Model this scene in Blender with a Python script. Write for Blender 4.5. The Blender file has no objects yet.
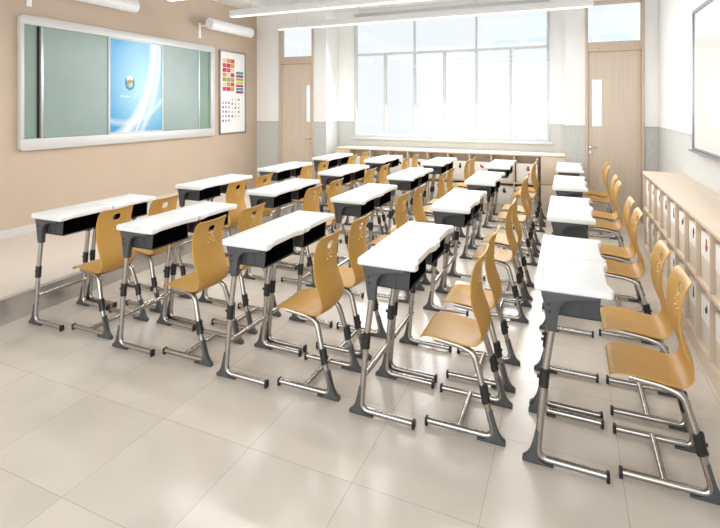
import bpy, bmesh, math, random
from mathutils import Vector, Matrix
random.seed(7)
PI = math.pi
scene = bpy.context.scene
col = scene.collection

# ------------------------------------------------------------------ camera
cam_d = bpy.data.cameras.new('camera')
cam = bpy.data.objects.new('camera', cam_d); col.objects.link(cam)
cam.location = (0, 0, 1.761)
cam.rotation_euler = (math.radians(90), 0, 0.4086)
cam_d.sensor_width = 36.0
cam_d.lens = 36.0 * 480.3 / 720
cam_d.shift_y = (106.9 - 264) / 720
cam_d.clip_end = 200
scene.camera = cam

# ------------------------------------------------------------------ world, light, exposure
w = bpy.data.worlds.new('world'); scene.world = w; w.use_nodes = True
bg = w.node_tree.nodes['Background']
# sky on the window side (+Y); behind the viewer brightened as added room fill
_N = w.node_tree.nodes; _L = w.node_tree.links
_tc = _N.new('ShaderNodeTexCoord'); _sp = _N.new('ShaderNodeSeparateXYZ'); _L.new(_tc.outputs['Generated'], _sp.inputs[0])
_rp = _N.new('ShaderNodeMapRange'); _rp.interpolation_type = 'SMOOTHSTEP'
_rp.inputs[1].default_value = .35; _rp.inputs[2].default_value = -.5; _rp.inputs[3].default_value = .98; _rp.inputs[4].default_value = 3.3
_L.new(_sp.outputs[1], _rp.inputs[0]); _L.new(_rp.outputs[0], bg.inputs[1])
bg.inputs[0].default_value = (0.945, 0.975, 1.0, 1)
scene.view_settings.view_transform = 'Standard'
scene.view_settings.look = 'None'
scene.view_settings.gamma = 1
scene.view_settings.use_curve_mapping = False
scene.view_settings.exposure = 0.17

def area(name, loc, rot, sx, sy, power, color):
    d = bpy.data.lights.new(name, 'AREA'); d.shape = 'RECTANGLE'; d.size = sx; d.size_y = sy
    d.energy = power; d.color = color
    o = bpy.data.objects.new(name, d); col.objects.link(o); o.location = loc; o.rotation_euler = rot
    return o
# daylight entering by the window bay
area('window_daylight', (-2.12, 8.72, 2.4), (-PI/2 + 0.35, 0, 0), 3.5, 2.2, 150, (0.93, 0.97, 1.0))

# ------------------------------------------------------------------ materials
def mat(name, color, rough=0.5, metal=0.0, spec=0.5, emit=None, estr=1.0, coat=0.0):
    m = bpy.data.materials.new(name); m.use_nodes = True
    b = m.node_tree.nodes['Principled BSDF']
    b.inputs['Base Color'].default_value = (*color, 1)
    b.inputs['Roughness'].default_value = rough
    b.inputs['Metallic'].default_value = metal
    b.inputs['Specular IOR Level'].default_value = spec
    b.inputs['Coat Weight'].default_value = coat
    if emit:
        b.inputs['Emission Color'].default_value = (*emit, 1)
        b.inputs['Emission Strength'].default_value = estr
    return m
def srgb(r, g, b):
    f = lambda c: (c/255/12.92) if c/255 <= .04045 else ((c/255+.055)/1.055)**2.4
    return (f(r), f(g), f(b))
def mottled(name, c1, c2, scale, rough, stretch=(1, 1, 1), spec=0.5, detail=4, bump=0.0, metal=0.0):
    m = mat(name, c1, rough, metal, spec)
    nt = m.node_tree; N = nt.nodes; L = nt.links
    tc = N.new('ShaderNodeTexCoord'); mp = N.new('ShaderNodeMapping'); mp.inputs['Scale'].default_value = stretch
    no = N.new('ShaderNodeTexNoise'); no.inputs['Scale'].default_value = scale; no.inputs['Detail'].default_value = detail
    mx = N.new('ShaderNodeMix'); mx.data_type = 'RGBA'
    mx.inputs[6].default_value = (*c1, 1); mx.inputs[7].default_value = (*c2, 1)
    rp = N.new('ShaderNodeValToRGB'); rp.color_ramp.elements[0].position = .35; rp.color_ramp.elements[1].position = .65
    L.new(tc.outputs['Object'], mp.inputs[0]); L.new(mp.outputs[0], no.inputs['Vector'])
    L.new(no.outputs[0], rp.inputs[0]); L.new(rp.outputs[0], mx.inputs[0])
    b = N['Principled BSDF']; L.new(mx.outputs[2], b.inputs['Base Color'])
    if bump:
        bp = N.new('ShaderNodeBump'); bp.inputs['Strength'].default_value = bump; bp.inputs['Distance'].default_value = .01
        L.new(no.outputs[0], bp.inputs['Height']); L.new(bp.outputs[0], b.inputs['Normal'])
    return m
M = {}
M['top'] = mat('desk_top_white', (0.80, 0.81, 0.81), 0.3)
M['groove'] = mat('desk_groove', (0.55, 0.56, 0.57), 0.5)
M['gray'] = mottled('charcoal_plastic', srgb(76, 78, 80), srgb(70, 72, 74), 60, 0.42)
M['trayshade'] = mat('charcoal_shaded', srgb(58, 60, 62), 0.5)  # the bracket charcoal darkened, shade on the tray sides put into the colour
M['dark'] = mat('black_plastic', srgb(30, 31, 33), 0.4)
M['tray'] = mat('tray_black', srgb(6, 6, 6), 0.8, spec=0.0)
M['steel'] = mottled('brushed_steel', srgb(190, 186, 180), srgb(172, 168, 162), 40, 0.24, (1, 1, 12), metal=1.0)
M['shell'] = mottled('mustard_plastic', srgb(202, 156, 80), srgb(198, 152, 77), 6, 0.45)
M['dot'] = mat('perforation_bright', srgb(232, 205, 150), 0.5)  # pale tone painting the light that shows through the back
M['tan'] = mottled('tan_paint', srgb(196, 176, 156), srgb(193, 173, 153), 2, 0.75)
M['white'] = mottled('white_paint', srgb(243, 243, 241), srgb(240, 240, 238), 2, 0.7)
M['dado'] = mottled('grey_wallcovering', srgb(206, 206, 202), srgb(193, 193, 189), 38, 0.75, bump=.1)
M['dadotrim'] = mat('dado_trim', srgb(186, 184, 180), 0.5)
M['ceil'] = mat('ceiling_white', srgb(235, 235, 233), 0.8)
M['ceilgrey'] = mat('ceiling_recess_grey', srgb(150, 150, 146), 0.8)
M['wood'] = mottled('pale_maple', srgb(226, 209, 189), srgb(220, 202, 180), 5, 0.5, (6, 6, 0.5))
M['wooddoor'] = mottled('door_maple', srgb(213, 197, 180), srgb(206, 190, 172), 4, 0.5, (8, 8, 0.35))
M['woodedge'] = mottled('maple_frame', srgb(208, 188, 168), srgb(201, 180, 159), 5, 0.5, (8, 8, .4))
M['woodh'] = mottled('pale_maple_top', srgb(228, 211, 191), srgb(222, 204, 182), 5, 0.42, (5, .4, 5))
M['alu'] = mat('aluminium', srgb(196, 198, 200), 0.35, 0.6)
M['alud'] = mat('aluminium_dark', srgb(150, 152, 154), 0.35, 0.7)
M['bframe'] = mat('board_frame', srgb(206, 205, 203), 0.4, 0.1)
M['winframe'] = mat('window_frame_grey', srgb(206, 209, 210), 0.5)
M['green'] = mottled('green_glass_board', srgb(140, 158, 152), srgb(135, 153, 146), 2, 0.3)
M['greendark'] = mat('green_board_back', srgb(128, 152, 138), 0.35)
M['wb'] = mat('whiteboard_enamel', srgb(238, 237, 234), 0.12)
M['paper'] = mat('paper', srgb(245, 244, 240), 0.6)
M['box'] = mottled('box_cream', srgb(232, 222, 208), srgb(228, 217, 202), 3, 0.6)
M['card'] = mat('card_white', srgb(248, 247, 245), 0.6)
M['black'] = mat('print_black', srgb(45, 42, 44), 0.6)
M['red'] = mat('print_red', srgb(200, 70, 75), 0.6)
M['lampwhite'] = mat('lamp_housing_white', srgb(240, 240, 240), 0.35)
M['lampglow'] = mat('lamp_diffuser', (1, 1, 1), 0.5, emit=(1, .98, .94), estr=.85)
M['platform'] = mottled('platform_top', srgb(228, 217, 206), srgb(223, 211, 199), 1.2, 0.3)
M['riser'] = mottled('platform_riser_steel', srgb(212, 207, 202), srgb(186, 181, 176), 2.2, 0.22, (1, 1, .5), metal=.6)
M['skirt'] = mat('skirting_grey', srgb(206, 202, 198), 0.4)
M['facade'] = mat('facade_pale', (0.30, 0.32, 0.335), 0.8)
M['facadeglass'] = mat('facade_window', (0.26, 0.285, 0.31), 0.6)
M['chrome'] = mat('chrome', srgb(200, 200, 200), 0.18, 1.0)

def floor_mat():
    m = mat('floor_tile', (.6, .57, .53), 0.12, spec=.5)
    nt = m.node_tree; N = nt.nodes; L = nt.links; b = N['Principled BSDF']
    tc = N.new('ShaderNodeTexCoord'); sep = N.new('ShaderNodeSeparateXYZ'); L.new(tc.outputs['Object'], sep.inputs[0])
    def mth(op, a, c=None):
        n = N.new('ShaderNodeMath'); n.operation = op
        for i, v in enumerate((a, c)):
            if v is None: continue
            if isinstance(v, (int, float)): n.inputs[i].default_value = v
            else: L.new(v, n.inputs[i])
        return n.outputs[0]
    def line(v, pitch, off):
        t = mth('FRACT', mth('DIVIDE', mth('ADD', v, off), pitch))
        d = mth('MINIMUM', t, mth('SUBTRACT', 1.0, t))
        return mth('LESS_THAN', d, 0.0016/pitch)
    g = mth('MAXIMUM', line(sep.outputs[0], .5835, .345 + 11.67), line(sep.outputs[1], .597, -2.05 + 11.94))
    # per-tile tint
    fx = mth('FLOOR', mth('DIVIDE', mth('ADD', sep.outputs[0], .345 + 11.67), .5835))
    fy = mth('FLOOR', mth('DIVIDE', mth('ADD', sep.outputs[1], -2.05 + 11.94), .597))
    cb = N.new('ShaderNodeCombineXYZ'); L.new(fx, cb.inputs[0]); L.new(fy, cb.inputs[1])
    wn = N.new('ShaderNodeTexWhiteNoise'); L.new(cb.outputs[0], wn.inputs['Vector'])
    no = N.new('ShaderNodeTexNoise'); no.inputs['Scale'].default_value = 1.6; no.inputs['Detail'].default_value = 6; no.inputs['Distortion'].default_value = 1.0
    vadd = N.new('ShaderNodeVectorMath'); vadd.operation = 'ADD'; L.new(tc.outputs['Object'], vadd.inputs[0])
    vsc = N.new('ShaderNodeVectorMath'); vsc.operation = 'SCALE'; L.new(wn.outputs['Color'], vsc.inputs[0]); vsc.inputs['Scale'].default_value = 7
    L.new(vsc.outputs[0], vadd.inputs[1]); L.new(vadd.outputs[0], no.inputs['Vector'])
    rp = N.new('ShaderNodeValToRGB'); rp.color_ramp.elements[0].position = .3; rp.color_ramp.elements[1].position = .72
    rp.color_ramp.elements[0].color = (*srgb(208, 200, 190), 1); rp.color_ramp.elements[1].color = (*srgb(222, 213, 202), 1)
    L.new(no.outputs[0], rp.inputs[0])
    mx = N.new('ShaderNodeMix'); mx.data_type = 'RGBA'
    L.new(g, mx.inputs[0]); L.new(rp.outputs[0], mx.inputs[6]); mx.inputs[7].default_value = (*srgb(182, 170, 158), 1)
    L.new(mx.outputs[2], b.inputs['Base Color'])
    rr = mth('ADD', mth('MULTIPLY', no.outputs[0], .12), .12); L.new(rr, b.inputs['Roughness'])
    return m
M['floor'] = floor_mat()

def glass_mat():
    m = bpy.data.materials.new('window_glass'); m.use_nodes = True
    nt = m.node_tree; N = nt.nodes; L = nt.links; N.remove(N['Principled BSDF'])
    t = N.new('ShaderNodeBsdfTransparent'); t.inputs[0].default_value = (.97, .985, .99, 1)
    g = N.new('ShaderNodeBsdfGlossy'); g.inputs['Roughness'].default_value = .02
    mx = N.new('ShaderNodeMixShader'); mx.inputs[0].default_value = .06
    L.new(t.outputs[0], mx.inputs[1]); L.new(g.outputs[0], mx.inputs[2]); L.new(mx.outputs[0], N['Material Output'].inputs[0])
    return m
M['glass'] = glass_mat()

def screen_mat():
    # local coords: X across 0..1 (object y mapped), Z up 0..1 through Generated
    m = bpy.data.materials.new('screen_picture'); m.use_nodes = True
    nt = m.node_tree; N = nt.nodes; L = nt.links; b = N['Principled BSDF']
    b.inputs['Base Color'].default_value = (0.02, .02, .02, 1); b.inputs['Roughness'].default_value = .25
    tc = N.new('ShaderNodeTexCoord'); sep = N.new('ShaderNodeSeparateXYZ'); L.new(tc.outputs['Generated'], sep.inputs[0])
    U, V = sep.outputs[1], sep.outputs[2]
    def mth(op, a, c=None, clamp=False):
        n = N.new('ShaderNodeMath'); n.operation = op; n.use_clamp = clamp
        for i, v in enumerate((a, c)):
            if v is None: continue
            if isinstance(v, (int, float)): n.inputs[i].default_value = v
            else: L.new(v, n.inputs[i])
        return n.outputs[0]
    # base blue gradient, lighter round the middle right
    du = mth('SUBTRACT', U, .62); dv = mth('SUBTRACT', V, .5)
    r = mth('SQRT', mth('ADD', mth('MULTIPLY', du, du), mth('MULTIPLY', mth('MULTIPLY', dv, dv), .8)))
    gl = mth('SUBTRACT', 1.0, mth('MULTIPLY', r, 1.55), True)
    mix = N.new('ShaderNodeMix'); mix.data_type = 'RGBA'; L.new(gl, mix.inputs[0])
    mix.inputs[6].default_value = (*srgb(0, 150, 200), 1); mix.inputs[7].default_value = (*srgb(170, 222, 232), 1)
    last = mix.outputs[2]
    no = N.new('ShaderNodeTexNoise'); no.inputs['Scale'].default_value = 22; L.new(tc.outputs['Generated'], no.inputs['Vector'])
    def arc(cu, cv, rad, width, amp, last):
        a = mth('SUBTRACT', U, cu); c = mth('SUBTRACT', V, cv)
        rr = mth('SQRT', mth('ADD', mth('MULTIPLY', a, a), mth('MULTIPLY', c, c)))
        rr = mth('ADD', rr, mth('MULTIPLY', mth('SUBTRACT', no.outputs[0], .5), .03))
        d = mth('ABSOLUTE', mth('SUBTRACT', rr, rad))
        k = mth('MULTIPLY', mth('SUBTRACT', 1.0, mth('DIVIDE', d, width), True), amp)
        m2 = N.new('ShaderNodeMix'); m2.data_type = 'RGBA'; L.new(k, m2.inputs[0]); L.new(last, m2.inputs[6]); m2.inputs[7].default_value = (1, 1, 1, 1)
        return m2.outputs[2]
    last = arc(-.25, .95, 1.08, .10, .95, last)
    last = arc(-.45, .95, 1.40, .07, .6, last)
    last = arc(-.85, 1.1, 1.72, .03, .8, last)
    last = arc(.25, 1.35, 1.25, .05, .45, last)
    L.new(last, b.inputs['Emission Color']); b.inputs['Emission Strength'].default_value = .92
    return m
M['screen'] = screen_mat()

# ------------------------------------------------------------------ mesh helpers
class MB:
    def __init__(s): s.bm = bmesh.new()
    def box(s, x0, x1, y0, y1, z0, z1, bev=0, seg=2):
        r = bmesh.ops.create_cube(s.bm, size=1)
        vs = r['verts']
        for v in vs: v.co = Vector(((x0+x1)/2 + v.co.x*(x1-x0), (y0+y1)/2 + v.co.y*(y1-y0), (z0+z1)/2 + v.co.z*(z1-z0)))
        if bev:
            es = list({e for v in vs for e in v.link_edges})
            bmesh.ops.bevel(s.bm, geom=es, offset=bev, segments=seg, profile=.5, affect='EDGES')
        return s
    def prism(s, pts, axis, a0, a1, bev=0):
        """extrude a 2D outline: axis 'y' -> pts are (x,z); 'x' -> (y,z); 'z' -> (x,y)"""
        def P(p, a):
            return {'y': (p[0], a, p[1]), 'x': (a, p[0], p[1]), 'z': (p[0], p[1], a)}[axis]
        A = [s.bm.verts.new(P(p, a0)) for p in pts]; B = [s.bm.verts.new(P(p, a1)) for p in pts]
        fs = [s.bm.faces.new(A), s.bm.faces.new(B[::-1])]
        n = len(pts)
        for i in range(n): fs.append(s.bm.faces.new((A[i], B[i], B[(i+1) % n], A[(i+1) % n])))
        bmesh.ops.recalc_face_normals(s.bm, faces=fs)
        if bev:
            es = list({e for f in fs[:2] for e in f.edges})
            bmesh.ops.bevel(s.bm, geom=es, offset=bev, segments=2, profile=.5, affect='EDGES')
        return s
    def tube(s, pts, r, n=12, ry=None, cap=True):
        pts = [Vector(p) for p in pts]; rings = []
        ref = Vector((0, 1, 0))
        for i, p in enumerate(pts):
            a = pts[max(i-1, 0)]; b = pts[min(i+1, len(pts)-1)]; t = (b-a).normalized()
            if abs(t.dot(ref)) > .9: rf = Vector((1, 0, 0))
            else: rf = ref
            u = (rf - t*rf.dot(t)).normalized(); v = t.cross(u)
            rings.append([s.bm.verts.new(p + u*(ry or r)*math.cos(2*PI*k/n) + v*r*math.sin(2*PI*k/n)) for k in range(n)])
        for A, B in zip(rings, rings[1:]):
            for k in range(n): s.bm.faces.new((A[k], A[(k+1) % n], B[(k+1) % n], B[k]))
        if cap: s.bm.faces.new(rings[0][::-1]); s.bm.faces.new(rings[-1])
        return s
    def build(s, name, m, parent=None, smooth=True, loc=None):
        bmesh.ops.recalc_face_normals(s.bm, faces=s.bm.faces)
        me = bpy.data.meshes.new(name); s.bm.to_mesh(me); s.bm.free()
        me.materials.append(m)
        if smooth:
            me.polygons.foreach_set('use_smooth', [True]*len(me.polygons))
            me.set_sharp_from_angle(angle=math.radians(38))
        o = bpy.data.objects.new(name, me); col.objects.link(o)
        if parent: o.parent = parent
        if loc: o.location = loc
        return o
def fillet(pts, rad, n=6):
    """round the corners of a polyline (rad: number or per-corner list)"""
    pts = [Vector(p) for p in pts]; out = [pts[0]]
    for i in range(1, len(pts)-1):
        r = rad[i-1] if isinstance(rad, (list, tuple)) else rad
        a, p, b = pts[i-1], pts[i], pts[i+1]
        u = (a-p).normalized(); v = (b-p).normalized()
        q0 = p + u*r; q1 = p + v*r
        for k in range(n+1):
            t = k/n; out.append(q0*(1-t)**2 + p*2*t*(1-t) + q1*t*t)
    out.append(pts[-1]); return out
def empty(name, loc=(0, 0, 0), rz=0):
    o = bpy.data.objects.new(name, None); col.objects.link(o); o.location = loc; o.rotation_euler = (0, 0, rz)
    o.empty_display_size = .1
    return o
def tag(o, label=None, cat=None, group=None, kind=None):
    if label: o['label'] = label
    if cat: o['category'] = cat
    if group: o['group'] = group
    if kind: o['kind'] = kind
    return o
def struct(o): o['kind'] = 'structure'; return o
def copy_tree(o, parent=None):
    c = o.copy(); col.objects.link(c); c.parent = parent
    for ch in list(o.children): copy_tree(ch, c)
    return c
bpy.context.view_layer.update()

# ------------------------------------------------------------------ room shell
XL, XR, YB, YW, ZC = -6.0, 1.24, 8.4, 8.95, 3.72
Y0 = -3.0
BX0, BX1 = -4.36, -0.045        # the window bay between the two pillars
struct(MB().box(XL-.1, XR+.1, Y0, YW+.1, -.1, 0).build('floor', M['floor'], smooth=False))
# left wall
struct(MB().box(XL-.12, XL, Y0, YB, 0, ZC+.3).build('wall_left', M['tan'], smooth=False))
# right wall, lower wallcovering and upper paint
wr = struct(MB().box(XR, XR+.12, Y0, YB, 1.455, ZC+.3).build('wall_right', M['white'], smooth=False))
MB().box(XR, XR+.12, Y0, YB, 0, 1.455).build('wallcovering', M['dado'], wr, smooth=False)
struct(MB().box(XR-.008, XR, Y0, YB-.008, 1.447, 1.463).build('trim_1', M['dadotrim'], smooth=False))
# back wall in pieces around doors; holes: left door, right door
DL = (-5.44, -4.634); DR = (.25, 1.065); DT = 3.42
def backwall(name, x0, x1, y0=YB, y1=YB+.12, parent=None):
    o = MB().box(x0, x1, y0, y1, 1.455, ZC+.3).build(name, M['white'], parent, smooth=False)
    d = MB().box(x0, x1, y0, y1, 0, 1.455).build('wallcovering', M['dado'], o, smooth=False)
    return o
bw = struct(backwall('wall_back', XL, DL[0]))
for a, b in ((DL[1], BX0), (BX1, DR[0]), (DR[1], XR)):
    backwall('wall_panel', a, b, parent=bw)
MB().box(DL[0], DL[1], YB, YB+.12, DT, ZC+.3).build('wall_panel', M['white'], bw, smooth=False)
MB().box(DR[0], DR[1], YB, YB+.12, DT, ZC+.3).build('wall_panel', M['white'], bw, smooth=False)
# bay returns
backwall('wall_panel', BX0-.12, BX0, YB+.12, YW+.12, parent=bw)
backwall('wall_panel', BX1, BX1+.12, YB+.12, YW+.12, parent=bw)
# bay wall round the window
WX0, WX1, WZ0, WZ1 = -3.995, -.295, 1.153, 3.58
wb_ = struct(MB().box(BX0, WX0, YW, YW+.12, 1.455, ZC+.3).box(WX1, BX1, YW, YW+.12, 1.455, ZC+.3).box(WX0, WX1, YW, YW+.12, WZ1, ZC+.3).build('wall_bay', M['white'], smooth=False))
MB().box(BX0, WX0, YW, YW+.12, 0, 1.455).box(WX1, BX1, YW, YW+.12, 0, 1.455).box(WX0, WX1, YW, YW+.12, 0, WZ0).build('wallcovering', M['dado'], wb_, smooth=False)
t = MB()
for a, b in ((XL+.001, DL[0]), (DL[1], BX0), (BX1, DR[0]), (DR[1], XR-.008)): t.box(a, b, YB-.008, YB, 1.447, 1.463)
t.box(BX0, WX0-.03, YW-.008, YW, 1.447, 1.463); t.box(WX1+.03, BX1, YW-.008, YW, 1.447, 1.463)
t.box(BX0, BX0+.008, YB, YW-.008, 1.447, 1.463); t.box(BX1-.008, BX1, YB, YW-.008, 1.447, 1.463)
struct(t.build('trim_2', M['dadotrim'], smooth=False))
# ceiling: flat white border round a grey recessed field
c_ = MB().box(XL, XR, Y0, Y0+.6, ZC, ZC+.05).box(XL, XR, YB-.45, YW, ZC, ZC+.05).box(XL, XL+.5, Y0+.6, YB-.45, ZC, ZC+.05).box(XR-.5, XR, Y0+.6, YB-.45, ZC, ZC+.05)
c_.box(XL+.5, XR-.5, Y0+.6, Y0+.62, ZC, ZC+.2).box(XL+.5, XR-.5, YB-.47, YB-.45, ZC, ZC+.2).box(XL+.5, XL+.52, Y0+.6, YB-.45, ZC, ZC+.2).box(XR-.52, XR-.5, Y0+.6, YB-.45, ZC, ZC+.2)
ce = struct(c_.build('ceiling', M['ceil'], smooth=False))
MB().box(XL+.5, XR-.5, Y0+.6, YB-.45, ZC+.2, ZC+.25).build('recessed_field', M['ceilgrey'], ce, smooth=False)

# ------------------------------------------------------------------ teaching platform and skirting
PX, PZ, PY1 = -4.18, .235, 7.35
p = MB().box(XL+.015, PX, Y0, PY1, 0, PZ-.03).build('platform', M['riser'], smooth=False)
MB().box(XL+.015, PX+.012, Y0, PY1+.012, PZ-.03, PZ, .008).build('platform_top', M['platform'], p)
tag(p, 'low pale teaching platform with steel riser along the blackboard wall', 'platform')
struct(MB().box(XL, XL+.02, Y0, PY1, PZ, PZ+.1).box(XL, XL+.02, PY1+.012, YB, 0, .1).build('baseboard_left', M['skirt'], smooth=False))
t = MB()
for a, b in ((XL+.02, DL[0]), (DL[1], BX0), (DR[1], XR-.01)): t.box(a, b, YB-.012, YB, 0, .1)
struct(t.build('baseboard_back', M['skirt'], smooth=False))

# ------------------------------------------------------------------ doors
def door(name, x0, x1, panel, handle_x, seam, label):
    """frame with transom light, leaf with tall vision panel"""
    f = MB(); fw = .042; ya, yb = YB-.03, YB+.12
    f.box(x0, x0+fw, ya, yb, 0, DT, .004).box(x1-fw, x1, ya, yb, 0, DT, .004).box(x0+fw, x1-fw, ya, yb, DT-.045, DT, .004)
    f.box(x0+fw, x1-fw, ya, yb, 2.63, 2.775, .004).box(x0+fw, x1-fw, ya-.006, yb, 2.668, 2.68)
    o = f.build(name, M['woodedge']); struct(o)
    a, b = x0+fw+.003, x1-fw-.003; y0, y1 = YB+.02, YB+.06
    px0, px1, pz0, pz1 = panel
    l = MB().box(a, px0, y0, y1, .01, 2.625).box(px1, b, y0, y1, .01, 2.625).box(px0, px1, y0, y1, .01, pz0).box(px0, px1, y0, y1, pz1, 2.625)
    leaf = l.build('door_leaf', M['wooddoor'], o, smooth=False)
    if seam:
        MB().box(a, b, y0-.001, y0, 2.226, 2.232).box(a+.13, a+.133, y0-.001, y0, 2.232, 2.625).build('joint_line', M['woodedge'], leaf, smooth=False)
    MB().box(px0, px1, y0+.015, y0+.021, pz0, pz1).build('vision_panel', M['glass'], leaf, smooth=False)
    MB().box(x0+fw, x1-fw, YB+.04, YB+.046, 2.775, DT-.045).build('transom_glass', M['glass'], o, smooth=False)
    s = 1 if handle_x < (x0+x1)/2 else -1
    h = MB().box(handle_x-.018, handle_x+.018, y0-.008, y0, 1.10, 1.145, .003).box(handle_x-.018, handle_x+.018, y0-.008, y0, 1.02, 1.06, .003)
    h.tube([(handle_x, y0-.005, 1.122), (handle_x, y0-.05, 1.122)], .009, 10)
    h.tube([(handle_x, y0-.045, 1.122), (handle_x+s*.11, y0-.045, 1.122)], .008, 10)
    h.tube([(handle_x, y0-.005, 1.04), (handle_x, y0-.02, 1.04)], .012, 12)
    h.build('door_handle', M['chrome'], leaf)
    return o
door('door_1', DL[0], DL[1], (-4.84, -4.735, 1.46, 2.2), -4.72, False, '')
door('door_2', DR[0], DR[1], (.35, .487, 1.46, 2.19), .325, True, '')

# ------------------------------------------------------------------ window
win = MB(); fy0, fy1 = YW-.03, YW+.07
win.box(WX0, WX0+.045, fy0, fy1, WZ0, WZ1, .004).box(WX1-.045, WX1, fy0, fy1, WZ0, WZ1, .004)
win.box(WX0+.045, WX1-.045, fy0, fy1, WZ0, WZ0+.06, .004).box(WX0+.045, WX1-.045, fy0, fy1, WZ1-.06, WZ1, .004)
win.box(WX0+.045, WX1-.045, fy0-.01, fy1, 2.792, 2.832, .004)
W = struct(win.build('window_1', M['winframe']))
vx = [x*1.0113 for x in (-3.927, -3.297, -2.70, -2.118, -1.532, -.929, -.312)]
for i, x in enumerate(vx[1:-1]):
    MB().box(x-.022, x+.022, fy0+.01, fy1, WZ0+.06, 2.792, .004).build('mullion', M['winframe'], W)
for x in (vx[2], vx[4]):
    MB().box(x-.012, x+.012, fy0+.01, fy1, 2.832, WZ1-.06, .003).build('mullion', M['winframe'], W)
ed = [WX0+.045] + vx[1:-1] + [WX1-.045]
for i in range(6):
    a = ed[i] + (.022 if i else 0); b = ed[i+1] - (.022 if i < 5 else 0)
    MB().box(a, b, YW+.02, YW+.026, WZ0+.06, 2.792).build('pane', M['glass'], W, smooth=False)
ed = [WX0+.045, vx[2], vx[4], WX1-.045]
for i in range(3):
    a = ed[i] + (.012 if i else 0); b = ed[i+1] - (.012 if i < 2 else 0)
    MB().box(a, b, YW+.02, YW+.026, 2.832, WZ1-.06).build('pane', M['glass'], W, smooth=False)
MB().box(WX0, WX1, YW-.05, YW-.031, WZ1-.06, WZ1+.06, .005).build('window_head', M['alu'], W)  # grey band across the top of the window frame
MB().box(WX0-.05, WX1+.05, YW-.06, YW, WZ0-.04, WZ0, .005).build('window_sill', M['winframe'], W)
# pale block across the street
fb = MB().box(-4.2, 5, 26, 34, -8, 6.4).build('building', M['facade'], smooth=False)
tag(fb, 'pale office block seen faintly through the lower window panes', 'building')
for k in range(5):
    for zz in (-3.4, -.2, 3.0):
        f = MB(); x = -3.6 + k*1.7
        f.box(x, x+1.2, 25.96, 26, zz, zz+2.2).build('window', M['facadeglass'], fb, smooth=False)

# ------------------------------------------------------------------ blackboard with sliding panels and screen
BB = empty('sliding_blackboard', (XL, 5.35, 1.24))
tag(BB, 'long green sliding blackboard with silver frame and central blue screen', 'blackboard')
def bbp(mb, name, m, parent=BB, smooth=True):
    for v in mb.bm.verts: v.co -= Vector((XL, 5.35, 1.24))
    return mb.build(name, m, parent, smooth)
by0, by1, bz0, bz1 = 3.615, 7.03, 1.235, 2.865
def chamf(y0, y1, z0, z1, c): return [(y0+c, z0), (y1-c, z0), (y1, z0+c), (y1, z1-c), (y1-c, z1), (y0+c, z1), (y0, z1-c), (y0, z0+c)]
iy0, iy1, iz0, iz1 = 3.66, 6.92, 1.375, 2.752
f = MB()
xa, xb = XL, XL+.062
f.prism([(by0+.03, bz0), (by1-.03, bz0), (by1, bz0+.03), (by1, iz0), (by0, iz0), (by0, bz0+.03)], 'x', xa, xb, .006)
f.prism([(by0+.03, bz1), (by1-.03, bz1), (by1, bz1-.03), (by1, iz1), (by0, iz1), (by0, bz1-.03)], 'x', xa, xb, .006)
f.box(xa, xb, by0, iy0, iz0, iz1, .003).box(xa, xb, iy1, by1, iz0, iz1, .003)
bbp(f, 'frame', M['bframe'])
bbp(MB().box(xa, xa+.02, iy0, iy1, iz0, iz1), 'fixed_board', M['greendark'], smooth=False)
bbp(MB().box(xa+.02, xa+.024, 3.83, 3.86, iz0, iz1), 'shadow_gap', M['dark'], smooth=False)
for a, b in ((3.885, 4.79), (5.80, 6.60)):
    pnl = bbp(MB().box(xa+.04, xa+.055, a, b, iz0+.003, iz1-.003), 'sliding_panel', M['green'], smooth=False)
    e = a-.03 if a < 5 else b
    bbp(MB().box(xa+.03, xa+.065, e, e+.03, iz0+.003, iz1-.003, .003), 'pull_strip', M['alu'])
sc = bbp(MB().box(xa+.045, xa+.06, 4.825, 5.765, iz0+.02, iz1-.02), 'screen', M['screen'], smooth=False)
f = MB().box(xa+.04, xa+.07, 4.795, 4.825, iz0, iz1, .003).box(xa+.04, xa+.07, 5.765, 5.795, iz0, iz1, .003).box(xa+.04, xa+.068, 4.825, 5.765, iz0, iz0+.02, .003).box(xa+.04, xa+.068, 4.825, 5.765, iz1-.02, iz1, .003)
bbp(f, 'screen_bezel', M['bframe'])
# emblem: round orb of four colours and a caption
def emis(name, c, s=1.0): return mat(name, (0, 0, 0), .5, emit=c, estr=s)
oy, oz, ox = 5.16, 2.10, xa+.0605
def disc(mb, cy_, cz_, ry, rz, a0, a1, x0, x1, n=20):
    full = abs(a1-a0) > 6.2
    pts = [] if full else [(cy_, cz_)]
    k = n if full else n+1
    for i in range(k):
        a = a0 + (a1-a0)*i/n; pts.append((cy_+ry*math.cos(a), cz_+rz*math.sin(a)))
    mb.prism(pts, 'x', x0, x1)
d = MB(); disc(d, oy, oz+.01, .085, .105, 0, 2*PI, ox, ox+.001); bbp(d, 'emblem_disc', emis('emblem_teal', srgb(60, 140, 160)), smooth=False)
d = MB(); disc(d, oy, oz+.075, .055, .045, 0, 2*PI, ox+.001, ox+.0015); bbp(d, 'emblem_highlight', emis('emblem_white', (1, 1, 1)), smooth=False)
for k, c in enumerate(((110, 190, 120), (235, 120, 70), (110, 190, 235), (240, 220, 100))):
    d = MB(); disc(d, oy, oz+.005, .05, .065, PI/2*k+.25, PI/2*(k+1)+.25, ox+.002, ox+.0025, 8)
    bbp(d, 'emblem_quarter', emis('emblem_c%d' % k, srgb(*c)), smooth=False)
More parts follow.
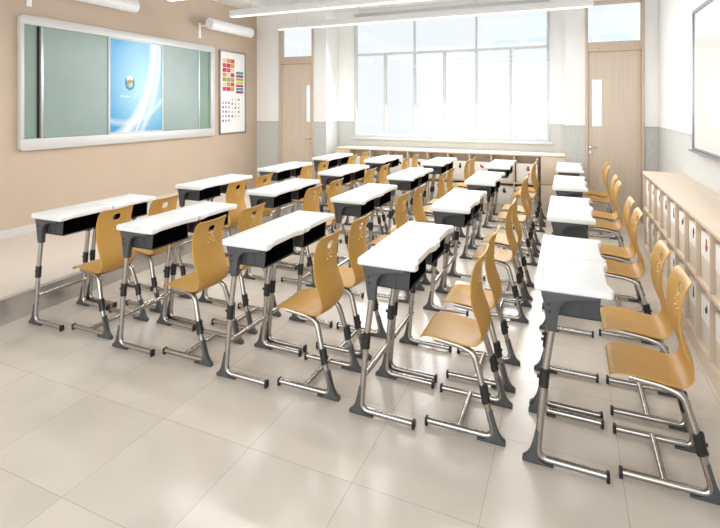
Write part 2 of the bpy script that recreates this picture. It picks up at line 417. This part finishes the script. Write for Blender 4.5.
def text(name, s, size, loc, rot, m, parent, ext=.0005):
    cu = bpy.data.curves.new(name, 'FONT'); cu.body = s; cu.size = size; cu.extrude = ext; cu.align_x = 'CENTER'
    tmp = bpy.data.objects.new(name, cu); col.objects.link(tmp)
    dg = bpy.context.evaluated_depsgraph_get()
    me = bpy.data.meshes.new_from_object(tmp.evaluated_get(dg)); bpy.data.objects.remove(tmp)
    me.materials.clear(); me.materials.append(m)
    o = bpy.data.objects.new(name, me); col.objects.link(o); o.parent = parent; o.location = loc; o.rotation_euler = rot
    return o
text('caption', 'Windows', .05, (ox+.001-XL, 5.09-5.35, 1.90-1.24), (PI/2, 0, PI/2), emis('caption_white', (1, 1, 1)), BB)
text('caption_numeral', '7', .12, (ox+.001-XL, 5.25-5.35, 1.88-1.24), (PI/2, 0, PI/2), emis('caption_white2', (1, 1, 1)), BB)

# ------------------------------------------------------------------ blackboard lamps on wall arms
def board_lamp(y0, y1):
    r = empty('blackboard_lamp', (XL, (y0+y1)/2, 3.2)); oy_ = (y0+y1)/2
    L_ = (y1-y0)/2
    # half-round trough opened towards the board, tube inside
    pts = [(.25+.1*math.cos(a)*.85, .02+.1*math.sin(a)) for a in [PI*(-.55)+PI*1.25*i/12 for i in range(13)]]
    pts2 = [(.25+.088*math.cos(a)*.85, .02+.088*math.sin(a)) for a in [PI*(-.55)+PI*1.25*i/12 for i in range(13)]][::-1]
    MB().prism(pts+pts2, 'y', -L_, L_).build('reflector', M['lampwhite'], r)
    for s in (-1, 1):
        e = MB()
        cc = [(.25+.1*math.cos(2*PI*i/20)*.85, .02+.1*math.sin(2*PI*i/20)) for i in range(20)]
        e.prism(cc, 'y', s*L_-.006, s*L_+.006)
        e.build('end_cap', M['lampwhite'], r)
    MB().tube([(.25, -L_+.02, .0), (.25, L_-.02, .0)], .016, 12).build('lamp_tube', M['lampglow'], r)
    for s, lo in ((-1, -.22), (1, -.03)):
        a = MB().box(0, .012, s*(L_-.03)-.03, s*(L_-.03)+.03, lo, .05, .003).box(.012, .19, s*(L_-.03)-.012, s*(L_-.03)+.012, -.02, .01, .002)
        a.build('wall_bracket', M['lampwhite'], r)
    return r
tag(board_lamp(3.72, 5.09), 'white blackboard lamp over the left half of the green board', 'lamp', 'blackboard lamps')
tag(board_lamp(6.66, 7.84), 'white blackboard lamp near the framed poster', 'lamp', 'blackboard lamps')

# ------------------------------------------------------------------ framed poster
P = empty('framed_poster', (XL, 7.6, 1.24)); tag(P, 'tall white framed poster of coloured charts beside the blackboard', 'poster')
py0, py1, pz0, pz1 = -.4, .4, 0, 1.6
MB().box(0, .03, py0, py0+.03, pz0, pz1, .003).box(0, .03, py1-.03, py1, pz0, pz1, .003).box(0, .03, py0+.03, py1-.03, pz0, pz0+.03, .003).box(0, .03, py0+.03, py1-.03, pz1-.03, pz1, .003).build('frame', M['alud'], P)
MB().box(0, .012, py0+.03, py1-.03, pz0+.03, pz1-.03).build('sheet', M['paper'], P, smooth=False)
random.seed(3)
def rowchart(name, y0, y1, z0, z1, rows, cols, palette):
    for k, c in enumerate(palette):
        mb = MB(); cnt = 0
        for r in range(rows):
            for q in range(cols):
                if (r*7+q*3+r*q) % len(palette) != k: continue
                a = y0+(y1-y0)*q/cols; b = y0+(y1-y0)*(q+1)/cols; lo = z0+(z1-z0)*r/rows; hi = z0+(z1-z0)*(r+1)/rows
                mb.box(.012, .0128, a+.004, b-.004, lo+.006, hi-.006); cnt += 1
        if cnt: mb.build(name, mat('print_%s_%d' % (name, k), srgb(*c), .6), P, smooth=False)
        else: mb.bm.free()
    return
rowchart('red_chart', -.31, .05, .82, 1.45, 7, 3, [(205, 80, 90), (214, 150, 70), (230, 200, 195), (190, 60, 70), (150, 170, 90)])
rowchart('stripe_chart', .09, .33, .78, 1.22, 7, 1, [(160, 70, 110), (235, 190, 80), (70, 150, 170), (150, 175, 90), (190, 80, 80)])
def dots(name, y0, y1, z0, z1, ny, nz, palette):
    for k, c in enumerate(palette):
        mb = MB()
        for i in range(ny):
            for j in range(nz):
                if (i+j) % len(palette) == k:
                    disc(mb, y0+(y1-y0)*i/(ny-1), z0+(z1-z0)*j/(nz-1), .026, .026, 0, 2*PI, .012, .0128, 8)
        mb.build(name, mat('print_%s_%d' % (name, k), srgb(*c), .6), P, smooth=False)
dots('dot_chart', -.29, -.12, .26, .60, 3, 5, [(120, 90, 150), (190, 150, 180), (200, 120, 120)])
dots('dot_chart', -.02, .18, .34, .66, 3, 5, [(90, 110, 160), (200, 190, 150), (215, 205, 170)])

# ------------------------------------------------------------------ whiteboard on the right wall
Q = empty('whiteboard', (XR, 4.9, 1.3)); tag(Q, 'large white board with grey aluminium frame on the right wall', 'whiteboard')
yy0, yy1 = -1.6, 1.17; zz = 1.47
MB().box(-.02, 0, yy0+.03, yy1-.03, .03, zz-.03).build('writing_surface', M['wb'], Q, smooth=False)
MB().box(-.035, 0, yy0, yy0+.03, 0, zz, .004).box(-.035, 0, yy1-.035, yy1, 0, zz, .004).box(-.035, 0, yy0+.03, yy1-.035, 0, .035, .004).box(-.035, 0, yy0+.03, yy1-.035, zz-.035, zz, .004).build('frame', M['alud'], Q)
MB().box(-.075, -.0355, yy0+.05, yy1-.05, 0, .012, .003).box(-.078, -.07, yy0+.05, yy1-.05, 0, .022).build('pen_tray', M['alud'], Q)

# ------------------------------------------------------------------ hanging linear lights
def linear_light(y, label):
    x0, x1, z = -4.47, .30, 3.05
    r = empty('linear_light', ((x0+x1)/2, y, z)); hl = (x1-x0)/2
    MB().box(-hl, hl, -.035, .035, .012, .105, .006).build('housing', M['lampwhite'], r)
    MB().box(-hl+.01, hl-.01, -.03, .03, 0, .012).build('diffuser', M['lampglow'], r, smooth=False)
    for x in (-hl+.35, -.9, .9, hl-.35):
        MB().tube([(x, 0, .105), (x, 0, ZC+.2-z)], .003, 6).build('suspension_wire', M['alu'], r)
    tag(r, label, 'ceiling light', 'hanging linear lights')
    d = bpy.data.lights.new('linear_lamp', 'AREA'); d.shape = 'RECTANGLE'; d.size = hl*2; d.size_y = .06; d.energy = 34; d.color = (1, .975, .94)
    o = bpy.data.objects.new('linear_lamp', d); col.objects.link(o); o.location = (0, 0, -.004); o.parent = r
linear_light(6.87, 'long white hanging bar light, lowest in view, nearest the window')
linear_light(5.63, 'long white hanging bar light, middle one of three in view')
linear_light(4.45, 'long white hanging bar light at the top edge, nearest the blackboard middle')

linear_light(3.25, 'long white hanging bar light added out of view over the foremost desks')  # unseen bar added beyond the three in view to brighten the room

# ------------------------------------------------------------------ low cubby cabinets
def icon(parent, x, y, z, axis, k, m):
    """small printed figure and caption line on a label card; axis is the card normal"""
    mb = MB()
    def D(u, v, ru, rv, n=12):
        pts = [(u+ru*math.cos(2*PI*i/n), v+rv*math.sin(2*PI*i/n)) for i in range(n)]
        if axis == 'x': mb.prism([(y+a, z+b) for a, b in pts], 'x', x-.001, x)
        else: mb.prism([(x+a, z+b) for a, b in pts], 'y', y-.001, y)
    v = k % 4
    if v == 0: D(0, .03, .02, .022); D(.006, -.012, .028, .026); D(-.02, .0, .012, .01)
    elif v == 1: D(0, .034, .016, .018); D(0, -.008, .022, .032)
    elif v == 2: D(-.012, .02, .014, .03); D(.016, .0, .02, .022)
    else: D(0, .012, .026, .018); D(-.006, .036, .012, .012); D(.008, -.018, .014, .018)
    return mb.build('figure_print', m, parent, smooth=False)
def cabinet_mesh_x(x0, x1, y0, y1, zt, n, pitch, ystart):
    pass
# side cabinet along the right wall (front faces -X)
cx0, cx1 = .84, XR
cy0, cy1 = 6.67-.366*10-.02, 6.69
SC = empty('cubby_cabinet', ((cx0+cx1)/2, (cy0+cy1)/2, 0)); tag(SC, 'long low maple cubby cabinet with two rows along the right wall', 'cabinet')
so = Vector(SC.location)
def part(root, off, mb, name, m, smooth=True):
    for v in mb.bm.verts: v.co -= off
    return mb.build(name, m, root, smooth)
part(SC, so, MB().box(cx0-.012, cx1, cy0-.01, cy1+.01, .955, .985, .004), 'cabinet_top', M['woodh'])
b_ = MB().box(cx0, cx1, cy0, cy1, .09, .115).box(cx0+.02, cx1, cy0, cy1, 0, .09).box(cx1-.015, cx1, cy0, cy1, .115, .955).box(cx0, cx1-.015, cy0, cy0+.02, .115, .955).box(cx0, cx1-.015, cy1-.02, cy1, .115, .955)
b_.box(cx0, cx0+.02, cy0, cy1, 0, .09)
part(SC, so, b_, 'carcass', M['wood'], False)
part(SC, so, MB().box(cx0, cx1-.015, cy0+.02, cy1-.02, .53, .555), 'shelf', M['wood'], False)
for k in range(1, 10):
    y = cy1-.02-.366*k
    part(SC, so, MB().box(cx0, cx1-.015, y-.01, y+.01, .115, .53).box(cx0, cx1-.015, y-.01, y+.01, .555, .955), 'divider', M['wood'], False)
ordn = ['first', 'second', 'third', 'fourth', 'fifth', 'sixth', 'seventh', 'eighth', 'ninth', 'tenth']
def storage_box(loc, wy, h, axis, k, m):
    r = empty('storage_box', loc)
    if axis == 'x':
        b = MB().box(0, .3, -wy/2, wy/2, 0, h, .006)
        b.build('bin', M['box'], r)
        c = MB().box(-.002, 0, -wy/2+.012, wy/2-.012, h*.5, h-.012).build('label_card', M['card'], r, smooth=False)
        icon(c, -.002, 0, h*.77, 'x', k, m)
    else:
        b = MB().box(-wy/2, wy/2, 0, .2, 0, h, .006)
        b.build('bin', M['card'], r)
        c = MB().box(-wy/2+.03, wy/2-.03, -.002, 0, h*.3, h-.02).build('label_card', M['card'], r, smooth=False)
        icon(c, .02, -.002, h*.72, 'y', k, m)
    return r
for row, zb, rn in ((0, .555, 'upper'), (1, .115, 'lower')):
    for k in range(10):
        y = cy1-.02-.366*(k+.5)
        m = M['red'] if (k == 7 and row == 0) else M['black']
        o = storage_box((cx0+.025, y, zb), .33, .335, 'x', k+row*2+1, m)
        tag(o, 'cream storage box with label card, %s from the far end, %s row of side cabinet' % (ordn[k], rn), 'storage box', 'boxes in the side cubby cabinet')
# back cabinet under the window (front faces -Y)
bx0, bx1, byf, byb = -4.16, BX1, YB+.0, YW
BC = empty('cubby_cabinet', ((bx0+bx1)/2, (byf+byb)/2, 0)); tag(BC, 'long low maple cubby cabinet under the window', 'cabinet')
bo = Vector(BC.location)
part(BC, bo, MB().box(bx0, bx1, byf-.012, byb, .945, .975, .004), 'cabinet_top', M['wood'])
b_ = MB().box(bx0, bx1, byf+.01, byb, 0, .115).box(bx0, bx1, byf+.27, byb, .115, .945).box(bx0, bx0+.3, byf, byf+.27, .115, .945).box(bx1-.02, bx1, byf, byf+.27, .115, .945).box(bx1-.385, bx1-.365, byf, byf+.27, .115, .945)
part(BC, bo, b_, 'carcass', M['wood'], False)
DX = [-3.812, -3.439, -3.066, -2.693, -2.320, -1.947, -1.574, -1.201, -.828, -.43]
part(BC, bo, MB().box(bx0+.3, DX[-1], byf, byf+.27, .475, .50), 'shelf', M['wood'], False)
for x in DX[1:-1]:
    part(BC, bo, MB().box(x-.01, x+.01, byf, byf+.27, .115, .475).box(x-.01, x+.01, byf, byf+.27, .5, .945), 'divider', M['wood'], False)
for za, zb in ((.12, .485), (.495, .94)):
    part(BC, bo, MB().box(bx1-.363, bx1-.004, byf-.018, byf, za, zb, .003), 'cabinet_door', M['wood'])
part(BC, bo, MB().box(DX[-1]+.001, DX[-1]+.02, byf-.004, byf, .12, .94), 'dark_gap', M['black'], False)
for row, zb, rn in ((0, .50, 'upper'), (1, .115, 'lower')):
    for k in range(9):
        xm = (DX[k]+DX[k+1])/2
        m = M['red'] if (k in (6, 8) and row == 0) else M['black']
        o = storage_box((xm, byf+.05, zb), .34, .31, 'y', k+row, m)
        tag(o, 'white storage box under the window, %s cubby from the left, %s row' % (ordn[k], rn), 'storage box', 'boxes in the cubby cabinet under the window')

# ------------------------------------------------------------------ student desk (one of a pair)
def wedge(sgn):
    """foot: high at the back, toe running under the rail; built for desks (sgn=1) and mirrored for chairs"""
    if sgn > 0: return [(-.056, 0), (.088, 0), (.088, .010), (.045, .012), (.022, .03), (.016, .06), (.02, .10), (.024, .165), (.006, .165), (-.006, .11), (-.018, .065), (-.034, .035), (-.056, .018)]
    return [(.805, 0), (.66, 0), (.66, .010), (.70, .012), (.726, .03), (.735, .06), (.728, .10), (.716, .165), (.736, .165), (.751, .11), (.765, .065), (.782, .035), (.805, .018)]
def make_desk():
    r = empty('student_desk')
    W_ = .48
    # tabletop outline with waved student edge
    def ol(ins):
        pts = []
        def corner(cx, cy, rad, a0):
            for i in range(6):
                a = a0 + PI/2*i/5; pts.append((cx+(rad-ins)*math.cos(a), cy+(rad-ins)*math.sin(a)))
        corner(.013, .014, .013, PI)
        corner(.33, .022, .02, -PI/2)
        # concave belly between the two front corners
        for i in range(15):
            t_ = i/14; y = .045 + (W_-.09)*t_
            dx = .022*min(1, math.sin(PI*t_)*1.9)
            pts.append((.35-dx-ins, y))
        corner(.33, W_-.022, .02, 0)
        corner(.013, W_-.014, .013, PI/2)
        return pts
    mb = MB(); prof = [(.008, .862), (0, .868), (0, .894), (.004, .901), (.012, .904)]
    rings = [[mb.bm.verts.new((x, y, z)) for x, y in ol(i)] for i, z in prof]
    for A, B in zip(rings, rings[1:]):
        n = len(A)
        for k in range(n): mb.bm.faces.new((A[k], A[(k+1) % n], B[(k+1) % n], B[k]))
    mb.bm.faces.new(rings[0][::-1]); mb.bm.faces.new(rings[-1])
    tp = mb.build('tabletop', M['top'], r)
    g = MB().box(.028, .04, .06, .42, .9038, .9048, .0004, 1)
    g.build('pencil_groove', M['groove'], tp, smooth=False)
    MB().tube([(.06, .42, .9035), (.06, .42, .9046)], .006, 12).build('pen_hole', M['groove'], tp, smooth=False)
    # open book tray
    y0, y1, x0, x1 = .062, W_-.062, .055, .30; zt, zb, th = .862, .735, .006
    tr = MB()
    tr.box(x0, x1, y0, y1, zb, zb+th).box(x0, x0+th, y0, y1, zb, zt)
    for (ya, yb) in ((y0, y0+th), (y1-th, y1)):
        tr.prism([(x0, zb), (x1-.012, zb), (x1, zt), (x0, zt)], 'y', ya, yb)
    tray = tr.build('book_tray', M['trayshade'], r, smooth=False)
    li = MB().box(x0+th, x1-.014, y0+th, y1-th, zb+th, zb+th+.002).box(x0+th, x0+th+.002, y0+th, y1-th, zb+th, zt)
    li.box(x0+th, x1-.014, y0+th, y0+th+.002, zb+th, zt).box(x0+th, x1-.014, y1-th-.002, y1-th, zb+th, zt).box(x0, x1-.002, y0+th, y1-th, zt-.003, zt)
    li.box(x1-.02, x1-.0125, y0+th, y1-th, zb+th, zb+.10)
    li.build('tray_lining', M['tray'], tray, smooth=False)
    ribs = MB()
    for x in (.15, .215):
        ribs.box(x-.002, x+.002, y0-.003, y0, zb+.004, zt-.004).box(x-.002, x+.002, y1, y1+.003, zb+.004, zt-.004)
    ribs.build('tray_rib', M['trayshade'], tray, smooth=False)
    for s, yc in ((0, .033), (1, W_-.033)):
        # charcoal side bracket: sleeve round the post with an arched arm
        out = [(.030, .862), (.285, .862), (.285, .846), (.25, .842), (.205, .838), (.17, .832), (.14, .818), (.121, .795), (.112, .76), (.108, .72), (.104, .675), (.102, .668), (.062, .668), (.056, .70), (.049, .76), (.042, .81), (.034, .84)]
        br = MB().prism(out, 'y', yc-.019, yc+.019, .003).build('side_bracket', M['gray'], r)
        MB().tube([(.066, yc-.022, .80), (.066, yc-.018, .80)], .007, 10).tube([(.072, yc-.022, .765), (.072, yc-.018, .765)], .007, 10).build('bolt', M['dark'], br)
        # post: thinner inner tube, thicker outer tube bending into the floor rail
        lo = fillet([(.084, yc, .70), (.048, yc, .45), (.012, yc, .028), (.325, yc, .026)], [.03, .055], 8)
        lg = MB().tube(lo, .0175, 14, ry=.0165).build('leg', M['steel'], r)
        # collar with clamp screw
        def at(z): return .048 + (z-.45)*(.048-.012)/(.45-.028)
        MB().tube([(at(.385), yc, .385), (at(.39), yc, .39), (at(.47), yc, .47), (at(.475), yc, .475)], .0235, 12, ry=.021).tube([(at(.43)-.024, yc, .43), (at(.43)-.034, yc, .43)], .009, 10).build('height_collar', M['dark'], lg)
        MB().prism(wedge(1), 'y', yc-.016, yc+.016, .002).build('foot', M['gray'], lg)
        MB().box(.318, .334, yc-.0175, yc+.0175, .0, .0445, .004).build('end_cap', M['dark'], lg)
    MB().tube([(.04, .035, .235), (.04, W_-.035, .235)], .016, 12).build('crossbar', M['steel'], r)
    return r

# ------------------------------------------------------------------ student chair
def catmull(P, n):
    out = []
    for i in range(len(P)-1):
        p0 = P[max(i-1, 0)]; p1 = P[i]; p2 = P[i+1]; p3 = P[min(i+2, len(P)-1)]
        for k in range(n):
            t = k/n
            out.append(tuple(.5*((2*b)+(-a+c)*t+(2*a-5*b+4*c-d)*t*t+(-a+3*b-3*c+d)*t**3) for a, b, c, d in zip(p0, p1, p2, p3)))
    out.append(tuple(P[-1])); return out
def make_chair():
    """origin: column x (desk front line); chair centre line at y=0"""
    r = empty('student_chair')
    # x, z, half width, crown (centre offset along the normal, back / down)
    prof = [(.338, .458, .140, .0), (.344, .474, .155, .002), (.362, .487, .168, .006), (.41, .495, .174, .012), (.48, .494, .174, .016), (.56, .484, .170, .018), (.62, .472, .166, .018),
            (.662, .484, .163, .018), (.682, .522, .161, .018), (.672, .575, .160, .020), (.650, .625, .160, .022), (.630, .68, .160, .025), (.621, .735, .160, .026), (.622, .79, .161, .025),
            (.625, .84, .162, .022), (.630, .862, .162, .022), (.645, .912, .160, .018), (.655, .932, .157, .013), (.668, .948, .150, .009), (.680, .955, .138, .005)]
    ring = prof
    cols = [-1, -.88, -.66, -.42, -.235, 0, .235, .42, .66, .88, 1]
    bm = bmesh.new(); V = []
    for i, (x, z, hw, cr) in enumerate(ring):
        a = ring[max(i-1, 0)]; b = ring[min(i+1, len(ring)-1)]
        t = Vector((b[0]-a[0], 0, b[1]-a[1])).normalized(); nrm = Vector((t.z, 0, -t.x))   # points down/back
        V.append([bm.verts.new(Vector((x, u*hw, z)) + nrm*cr*(1-u*u)) for u in cols])
    for i in range(len(ring)-1):
        for j in range(len(cols)-1):
            if i == 15 and 4 <= j <= 5: continue          # hand hole between rings 15 and 16
            bm.faces.new((V[i][j], V[i][j+1], V[i+1][j+1], V[i+1][j]))
    cl = bm.edges.layers.float.new('crease_edge')
    for e in bm.edges:
        vs = set(e.verts)
        hole = {V[15][4], V[15][5], V[15][6], V[16][4], V[16][5], V[16][6]}
        if vs <= hole and vs != {V[15][5], V[16][5]}: e[cl] = .9
    bmesh.ops.recalc_face_normals(bm, faces=bm.faces)
    me = bpy.data.meshes.new('seat_shell'); bm.to_mesh(me); bm.free(); me.materials.append(M['shell'])
    tmp = bpy.data.objects.new('tmp', me); col.objects.link(tmp)
    so_ = tmp.modifiers.new('s', 'SOLIDIFY'); so_.thickness = .009; so_.offset = 0; so_.use_rim = True
    su = tmp.modifiers.new('u', 'SUBSURF'); su.levels = 2; su.render_levels = 2
    dg = bpy.context.evaluated_depsgraph_get()
    me2 = bpy.data.meshes.new_from_object(tmp.evaluated_get(dg)); bpy.data.objects.remove(tmp)
    me2.name = 'seat_shell'; me2.polygons.foreach_set('use_smooth', [True]*len(me2.polygons))
    sh = bpy.data.objects.new('seat_shell', me2); col.objects.link(sh); sh.parent = r
    # perforations as small discs, the brightness seen through painted in pale colour
    d = MB()
    for (y, z, xx) in ((0, .842, .647), (-.018, .82, .646), (.018, .82, .646), (0, .80, .647), (-.03, .79, .645), (.03, .79, .645)):
        d.tube([(xx-.013, y, z), (xx+.012, y, z)], .005, 8)
    d.build('perforation_dots', M['dot'], sh)
    hw = .169
    for s in (-1, 1):
        y = s*hw
        # front of seat frame -> back -> down -> floor rail forward
        path = fillet([(.42, s*.13, .468), (.56, s*.135, .456), (.64, s*.15, .438), (.695, y, .25), (.752, y, .028), (.392, y, .026)], [.02, .035, .02, .055], 7)
        lg = MB().tube(path, .0170, 14, ry=.0165).build('leg', M['steel'], r)
        def at(z): return .695+(z-.25)*(.752-.695)/(.028-.25)
        MB().tube([(at(.20), y, .20), (at(.21), y, .205), (at(.285)+.006, y, .285), (at(.29)+.006, y, .29)], .0235, 12, ry=.021).tube([(at(.245)+.022, y, .245), (at(.245)+.032, y, .247)], .008, 10).build('height_collar', M['dark'], lg)
        MB().prism(wedge(-1), 'y', y-.016, y+.016, .002).build('foot', M['gray'], lg)
        MB().box(.376, .392, y-.0175, y+.0175, .0, .0445, .004).build('end_cap', M['dark'], lg)
    MB().tube([(.562, -hw, .03), (.562, hw, .03)], .0155, 12).build('floor_stretcher', M['steel'], r)
    MB().tube([(.46, -.13, .462), (.46, .13, .462)], .011, 10).tube([(.60, -.135, .444), (.60, .135, .444)], .011, 10).build('seat_support', M['steel'], r)
    return r

CX = [-3.978, -3.022, -2.062, -1.103, -.153]
RY = [2.50, 4.04, 5.57, 7.12]
coln = ['line beside blackboard', 'second line from blackboard', 'middle line', 'second line from side cabinet', 'line beside side cabinet']
rown = ['foremost', 'second', 'third', 'rearmost']
desk0, chair0 = make_desk(), make_chair()
random.seed(11)
first = True
for ci, x in enumerate(CX):
    for ri, y in enumerate(RY):
        for h in range(2):
            d = desk0 if first else copy_tree(desk0)
            c = chair0 if first else copy_tree(chair0)
            first = False
            d.location = (x, y+h*.4825, 0)
            jx = random.uniform(-.008, .012) if ri else 0
            c.location = (x+jx, y+.262+h*.507, 0)
            hn = 'near' if h == 0 else 'far'
            tag(d, 'white-topped school desk, %s half of %s pair in %s' % (hn, rown[ri], coln[ci]), 'desk', 'student desks in five lines')
            tag(c, 'mustard moulded chair at %s desk of %s pair in %s' % (hn, rown[ri], coln[ci]), 'chair', 'mustard student chairs')
